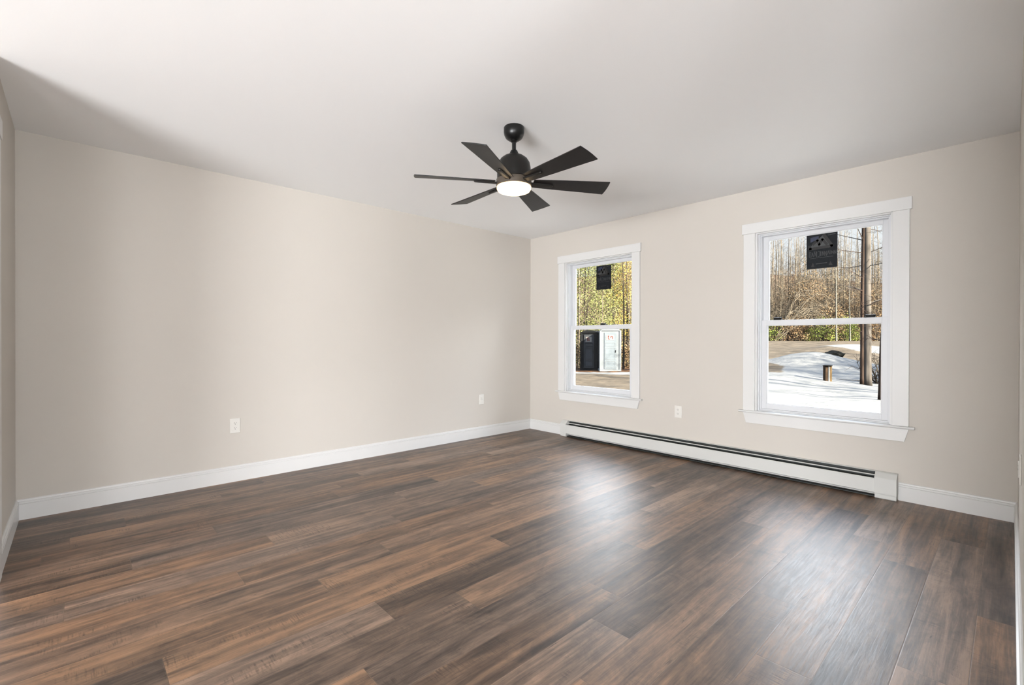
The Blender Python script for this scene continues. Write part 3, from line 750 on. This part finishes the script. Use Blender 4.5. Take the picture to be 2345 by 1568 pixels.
# evergreens and bushes in the woods
pinef = with_mat(foliage(40, 9, .4, 2.2, 5200, .085), M['leaf_dark']); stem9 = with_mat(bare_tree(41, 9, .10, 22, 0, .08, .16), M['bark_grey'])
for t, a, s, lab in ((62, .617, 1.0, 'dark evergreen deep in the woods, left of centre in the right window'), (66, .69, 1.1, 'dark evergreen deep in the woods behind the birches'),
                     (64, .53, .9, 'dark evergreen in the woods at the left edge of the right window')):
    place('evergreen_tree', stem9, t, a, lab, 'tree', None, s, a * 40, fol=pinef)
twig = with_mat(bare_tree(44, 2.2, .02, 40, .05, .03, .6, 4), M['bark_grey'])
gb = with_mat(foliage(45, 2.3, .1, 1.15, 1700, .055, 'ball'), M['leaf_green']); tb = with_mat(foliage(46, 2.5, .1, 1.3, 1700, .06, 'ball'), M['leaf_tan'])
tanb = with_mat(foliage(47, 10, 1.2, 2.4, 2400, .07, 'ball'), M['leaf_tan'])
for t, a, s, m_, lab in ((50.5, .706, 1.25, gb, 'bright green bush at the wood edge left of the thick trunk'),
                         (49.5, .722, .9, gb, 'small green bush at the wood edge touching the thick trunk'),
                         (49.5, .665, 1.15, gb, 'green bush above the road in the middle of the right window'),
                         (50, .645, .7, gb, 'low green bush above the road left of the middle of the right window'),
                         (49.5, .69, .8, tb, 'tan bush low behind the road, right of the middle of the right window'),
                         (51, .68, 1.5, tb, 'tan leafy bush beside the bright green bush'),
                         (50, .605, 1.1, tb, 'tan leafy bush at the wood edge below the bent saplings'),
                         (49.6, .578, .9, tb, 'low tan bush by the road at the left of the right window'),
                         (50.4, .752, 1.1, tb, 'tan leafy bush seen right behind the thick grey trunk'),
                         (50, .785, 1.2, tb, 'tan leafy bush at the right edge of the right window'),
                         (50.8, .63, .8, tb, 'small tan bush at the wood edge left of the green bushes'),
                         (50.2, .555, 1.0, gb, 'green bush at the far left edge of the right window')):
    place('leafy_bush', twig, t, a, lab, 'bush', None, s, t * 7, fol=m_)
for i in range(26):
    t = rr.uniform(52, 64); a = .51 + .34 * (i + rr.random()) / 26
    place('oak_tree', rr.choice(grey[4:]), t, a, 'young tree with dry tan leaves in the woods across the road', 'tree', 'young trees with tan leaves', rr.uniform(.6, .9), rr.uniform(0, 6), fol=tanb)

# woods seen through the left window
yg = with_mat(foliage(50, 13, .2, 2.6, 6500, .065, 'cone'), M['leaf_pine']); yg2 = with_mat(foliage(51, 12, .1, 2.4, 6000, .065, 'ball'), M['leaf_pine'])
gd = with_mat(foliage(52, 12, 1.5, 2.0, 4200, .06, 'ball'), M['leaf_gold']); stem13 = with_mat(bare_tree(53, 13, .11, 30, 0, .08, .16), M['bark_grey'])
for i in range(12):
    a = .28 + .20 * (i + rr.random()) / 12; t = rr.uniform(36, 44)
    place('pine_tree', stem13, t, a, 'yellow-green pine in the woods between the views of the two windows', 'tree', 'pines between the two window views', rr.uniform(.55, .75), rr.uniform(0, 6), fol=rr.choice((yg, yg2)))
for i in range(13):
    a = .125 + .15 * (i + rr.random()) / 13; t = rr.uniform(29, 36)
    if a > .225: continue
    place('pine_tree', stem13, t, a, 'yellow-green pine in the dense growth behind the portable toilets', 'tree', 'pines behind the portable toilets', rr.uniform(.58, .74), rr.uniform(0, 6), fol=rr.choice((yg, yg2)))
for t, a, s in ((30, .246, .95), (33, .262, 1.0), (36, .232, 1.0), (31.5, .276, .9), (38, .255, 1.1), (35, .215, .8)):
    place('golden_tree', stem13, t, a, 'tree with golden yellow leaves at the right side of the left window view', 'tree', 'golden trees right of the pines', s * .72, a * 90, fol=gd)
for i in range(34):
    a = .12 + .17 * (i + rr.random()) / 34; t = rr.uniform(27.5, 44)
    place('bare_tree', rr.choice(pale), t, a, 'bare slender tree among the pines seen through the left window', 'tree', 'bare trees seen through the left window', rr.uniform(.5, .65), rr.uniform(0, 6))
place('young_tree', with_mat(bare_tree(55, 9, .055, 14, .01, .35, .2), M['bark_grey']), 25.2, .2385, 'single thin tree on a mound of orange leaves right of the portable toilets', 'tree', None, 1, 0)
bb = with_mat(foliage(56, 1.6, .0, 1.4, 2200, .05, 'ball'), M['leaf_tan'])
for t, a, s, lab in ((27.2, .252, .8, 'tan dry bush right of the pale toilet'), (27.5, .225, .9, 'tan dry bush half hidden behind the pale toilet'), (27.5, .148, .9, 'tan dry bush left of the dark toilet')):
    place('dry_bush', twig, t, a, lab, 'bush', None, s, t, fol=bb)

# ------------------------------------------------------------------ yard trees, post
def trunk_mesh(seed, pts, rads, m_, n=14):
    bm = bmesh.new(); tube(bm, pts, rads, n); q = random.Random(seed)
    for k in range(26):
        z = 1.7 + .3 * k if k < 5 else 3.0 + 10 * (k - 5) / 22
        az = q.uniform(0, 6.28); l = q.uniform(.4, 1.0) if k < 5 else q.uniform(.8, 2.6); d = Vector((math.cos(az), math.sin(az), q.uniform(-.1, .5)))
        i = max(j for j in range(len(pts) - 1) if pts[j][2] <= z); u = (z - pts[i][2]) / (pts[i + 1][2] - pts[i][2])
        p = Vector(pts[i]).lerp(Vector(pts[i + 1]), min(1, u))
        tube(bm, [p, p + d * l * .5, p + d * l + Vector((0, 0, q.uniform(-.2, .3)))], [.016, .010, .004], 4, cap=False)
        for j in range(4):
            e0 = p + d * l * q.uniform(.3, .9); d3 = Vector((q.uniform(-1, 1), q.uniform(-1, 1), q.uniform(-.4, .6))); tube(bm, [e0, e0 + d3 * .35, e0 + d3 * .8], [.006, .005, .002], 3, cap=False)
    bmesh.ops.recalc_face_normals(bm, faces=bm.faces); me = bpy.data.meshes.new('trunk'); bm.to_mesh(me); bm.free(); me.materials.append(m_)
    for p in me.polygons: p.use_smooth = True
    return me
tk = trunk_mesh(1, [(0, 0, 0), (0, 0, .3), (-.01, 0, 1.5), (-.02, 0, 3), (-.02, .02, 6), (-.03, 0, 10), (-.04, 0, 15)], [.165, .140, .134, .13, .12, .10, .05], M['bark_big'])
place('yard_tree', tk, 16.95, .7605, 'thick grey-brown tree trunk standing in the snow beyond the post', 'tree', None, 1, bang, sink=.05)
tk2 = trunk_mesh(2, [(0, 0, 0), (0, 0, .3), (.0, 0, 1.5), (.0, 0, 3), (.05, .02, 6), (.1, 0, 10), (.1, 0, 14)], [.07, .058, .055, .055, .05, .045, .02], M['bark_red'])
place('yard_tree', tk2, 16.95, .7495, 'thin dark trunk standing against the left side of the thick grey trunk', 'tree', None, 1, bang, sink=.05)
tk3 = trunk_mesh(3, [(0, 0, 0), (0, 0, .25), (.03, 0, 1.5), (.12, 0, 2.6), (.6, .02, 6), (1.1, 0, 10), (1.4, 0, 13)], [.062, .050, .046, .044, .04, .035, .02], M['bark_red'])
place('yard_tree', tk3, 13.0, .7890, 'slender reddish trunk at the right edge of the right window, nearest the house', 'tree', None, 1, bang, sink=.05)
# small leafless shrub between the trunks
def shrub(seed):
    q = random.Random(seed); bm = bmesh.new()
    for s in range(16):
        az = q.uniform(0, 6.28); d = Vector((math.cos(az), math.sin(az), q.uniform(.3, 1.6))).normalized(); p = Vector((0, 0, 0)); pts = [p]
        for i in range(5):
            d = (d + Vector((q.uniform(-.5, .5), q.uniform(-.5, .5), q.uniform(-.3, .4)))).normalized(); pts.append(pts[-1] + d * q.uniform(.16, .30))
        tube(bm, pts, [.020, .017, .014, .011, .008, .004], 4, cap=False)
        for j in range(6):
            i = q.randrange(1, 6); d2 = Vector((q.uniform(-1, 1), q.uniform(-1, 1), q.uniform(-.6, .8))).normalized(); tube(bm, [pts[i], pts[i] + d2 * .18, pts[i] + d2 * .36], [.008, .006, .003], 3, cap=False)
    bmesh.ops.recalc_face_normals(bm, faces=bm.faces); me = bpy.data.meshes.new('shrub'); bm.to_mesh(me); bm.free(); me.materials.append(M['bark_grey']); return me
place('bare_shrub', shrub(5), 17.9, .782, 'small leafless dark shrub in the snow between the two trunks', 'shrub', None, 1.1, 0, sink=.02)

# post with a black cap
pp = P2(17.1, .676); gz = ground(pp.x, pp.y) - .05
pr = empty('wooden_post', (pp.x, pp.y, gz)); tag(pr, 'short wooden post with a white strip and a black cap in the snow', 'post')
M['wood_post'] = bark('brown weathered post wood', (.13, .085, .042), .4, 20); M['wood_dark'] = bark('dark post wood', (.05, .03, .018), .4, 20)
M['pvc'] = mat('white plastic pipe', (.030, .030, .030), .8, spec=.02, noise=(8, .05)); M['cap'] = mat('black plastic cap', (.0015, .0015, .0015), .9, spec=.01, noise=(8, .2))
def rbox(c, hx, hy, z0, z1, ang, name, m_, parent):
    bm = bmesh.new(); box(bm, -hx, hx, -hy, hy, z0, z1); bmesh.ops.transform(bm, matrix=Matrix.Rotation(ang, 4, 'Z'), verts=bm.verts)
    bmesh.ops.translate(bm, vec=Vector((c[0], c[1], 0)), verts=bm.verts); return link(name, bm, m_, parent, bevel=.006)
def rel(t_, s_): v = FD * t_ + RD * s_; return (pp.x + v.x, pp.y + v.y)
rbox(rel(0, -.068), .055, .07, gz, gz + .60, bang, 'board', M['wood_dark'], pr)
rbox(rel(0, .062), .055, .07, gz, gz + .60, bang, 'board', M['wood_post'], pr)
bm = bmesh.new(); c = rel(-.055, .0); tube(bm, [(c[0], c[1], gz), (c[0], c[1], gz + .595)], [.036, .036], 16); link('white_pipe', bm, M['pvc'], pr, smooth=True)
bm = bmesh.new(); lathe(bm, [(0, gz + .640), (.10, gz + .635), (.155, gz + .618), (.160, gz + .600), (0, gz + .600)], pp.x, pp.y, 24); link('cap', bm, M['cap'], pr, smooth=True)
# dark rock on the snow bank
bm = bmesh.new(); bmesh.ops.create_icosphere(bm, subdivisions=3, radius=1)
for v in bm.verts:
    k = 1 + .3 * mnoise.noise(v.co * 2.2) + .2 * mnoise.noise(v.co * 5); v.co = Vector((v.co.x * .40 * k, v.co.y * .22 * k, v.co.z * .20 * k))
p = P2(22.6, .690); z = ground(p.x, p.y); bmesh.ops.translate(bm, vec=Vector((p.x, p.y, z + .02)), verts=bm.verts)
tag(link('rock', bm, mat('dark rock', (.0035, .0035, .003), .9, spec=.01, noise=(5, .4)), smooth=True), 'dark rock poking out of the snow bank behind the post', 'rock')

# trees outside the frame on the sunny side whose shadows cross the snow
casters = [(14, 18.2, 1.0, 1), (17, 19.8, 1.1, 1), (13, 21.6, 1.0, 1), (19, 22.8, 1.1, 1), (16, 24.4, 1.0, 1), (22, 20.6, 1.2, 1), (12, 16.2, .9, 0), (15, 15.1, 1, 0), (10, 13.9, .8, 0), (18, 13.0, 1, 0), (21, 16.8, 1, 0), (13, 12.0, .8, 0), (24, 26.5, 1, 0), (20, 29, 1, 0), (16, 33, .9, 0), (25, 31, 1, 0)]
tkc = with_mat(bases[1], M['bark_grey'])
for i, (x, y, s, ev) in enumerate(casters):
    place('roadside_tree', stem9 if ev else tkc, 0, 0, 'tree on the sunny side of the yard whose shadow falls on the snow', 'tree', 'trees beside the yard', s, i, fol=pinef if ev else None, xy=(x, y))

# ------------------------------------------------------------------ portable toilets
M['pt_light'] = mat('pale grey plastic', (.0190, .0210, .0235), .8, spec=.02, noise=(3, .05)); M['pt_door'] = mat('pale blue grey door plastic', (.0170, .0198, .0230), .8, spec=.02, noise=(3, .05))
M['pt_dark'] = mat('dark grey plastic', (.0075, .0080, .009), .8, spec=.02, noise=(3, .2)); M['pt_mid'] = mat('charcoal plastic', (.0018, .0019, .0021), .8, spec=.02, noise=(3, .2))
M['sign_white'] = mat('white sign plastic', (.030, .029, .028), .8, spec=.02, noise=(9, .03)); M['sign_red'] = mat('red sign print', (.016, .0018, .0012), .8, spec=.02, noise=(9, .05))
def toilet(t, a, yaw_off, h, wd, body, door, label, glyph):
    c = P2(t, a); g = ground(c.x, c.y) - .03
    r = empty('portable_toilet', (c.x, c.y, g)); tag(r, label, 'portable toilet')
    view = (C2 - c).normalized(); ang = math.atan2(view.y, view.x) + PI / 2 + yaw_off   # local -y looks towards the house
    T = Matrix.Translation((c.x, c.y, g)) @ Matrix.Rotation(ang, 4, 'Z')
    def fin(name, bm, m_, parent, bev=0):
        bmesh.ops.transform(bm, matrix=T, verts=bm.verts); return link(name, bm, m_, parent, bevel=bev)
    hw = wd / 2
    bm = bmesh.new(); box(bm, -hw, hw, -hw, hw, .10, h - .12)
    for s in (-1, 1):
        box(bm, s * hw - .05, s * hw + .05, -hw - .03, -hw + .06, .10, h - .10)
        for z in (.5, .9, 1.3, 1.7): box(bm, s * hw - .02 * (s < 0) - .0, s * hw + .02 * (s > 0) + .0, -hw + .15, hw - .15, z, z + .05)
    fin('cabin', bm, body, r, .012)
    bm = bmesh.new(); box(bm, -hw - .05, hw + .05, -hw - .05, hw + .05, 0, .10); fin('base', bm, body, r, .01)
    bm = bmesh.new(); prism(bm, [(-hw - .04, h - .12), (hw + .04, h - .12), (hw * .8, h - .02), (hw * .3, h + .03), (-hw * .3, h + .03), (-hw * .8, h - .02)], -hw - .04, hw + .04, 'y'); fin('roof', bm, body, r, .01)
    bm = bmesh.new(); dw = hw * .62; box(bm, -dw, dw, -hw - .025, -hw + .002, .14, h - .22)
    dr = fin('door', bm, door, r, .006)
    bm = bmesh.new()
    for z0, z1 in ((.22, .55), (.62, 1.25), (1.33, 1.52)):
        frame_ring(bm, -dw + .05, dw - .05, z0, z1, .022, -hw - .034, -hw - .022)
    fin('door_panel', bm, body, dr)
    bm = bmesh.new(); box(bm, dw - .07, dw - .03, -hw - .05, -hw - .024, 1.0, 1.12); fin('handle', bm, M['pt_mid'], dr)
    bm = bmesh.new(); box(bm, -dw + .10, dw - .12, -hw - .036, -hw - .026, h - .62, h - .34); sg = fin('sign', bm, M['sign_white'], dr)
    bm = bmesh.new(); yy = (-hw - .042, -hw - .035)
    def bar(x0, z0, x1, z1, w_=.028):
        d = Vector((x1 - x0, z1 - z0)).normalized(); n = Vector((-d.y, d.x)) * w_ / 2
        prism(bm, [(x0 + n.x, z0 + n.y), (x1 + n.x, z1 + n.y), (x1 - n.x, z1 - n.y), (x0 - n.x, z0 - n.y)], yy[0], yy[1], 'y')
    zc = h - .48
    for q in glyph: bar(q[0], zc + q[1], q[2], zc + q[3])
    fin('sign_print', bm, M['sign_red'], sg)
    return r
# lettering like "tn" on the pale unit, a ring-like mark on the dark one
toilet(25.0, .2085, .10, 2.26, 1.02, M['pt_light'], M['pt_door'], 'pale grey portable toilet with a white and red door sign',
       [(-.13, .09, -.06, .08), (-.11, .09, -.10, -.08), (-.10, -.08, -.03, -.09), (.02, .06, .07, .08), (.02, .06, .02, -.02), (.07, .08, .11, .04), (.11, .04, .11, -.08)])
toilet(26.2, .1712, -.35, 2.2, .92, M['pt_mid'], M['pt_dark'], 'dark grey portable toilet with a white sign, left of the pale one',
       [(-.10, .08, .0, .09), (.0, .09, .02, .02), (.02, .02, -.08, -.02), (-.08, -.02, -.10, .08), (-.08, -.02, .03, -.09), (.03, -.09, .06, 0), (-.09, -.09, -.03, -.05)])
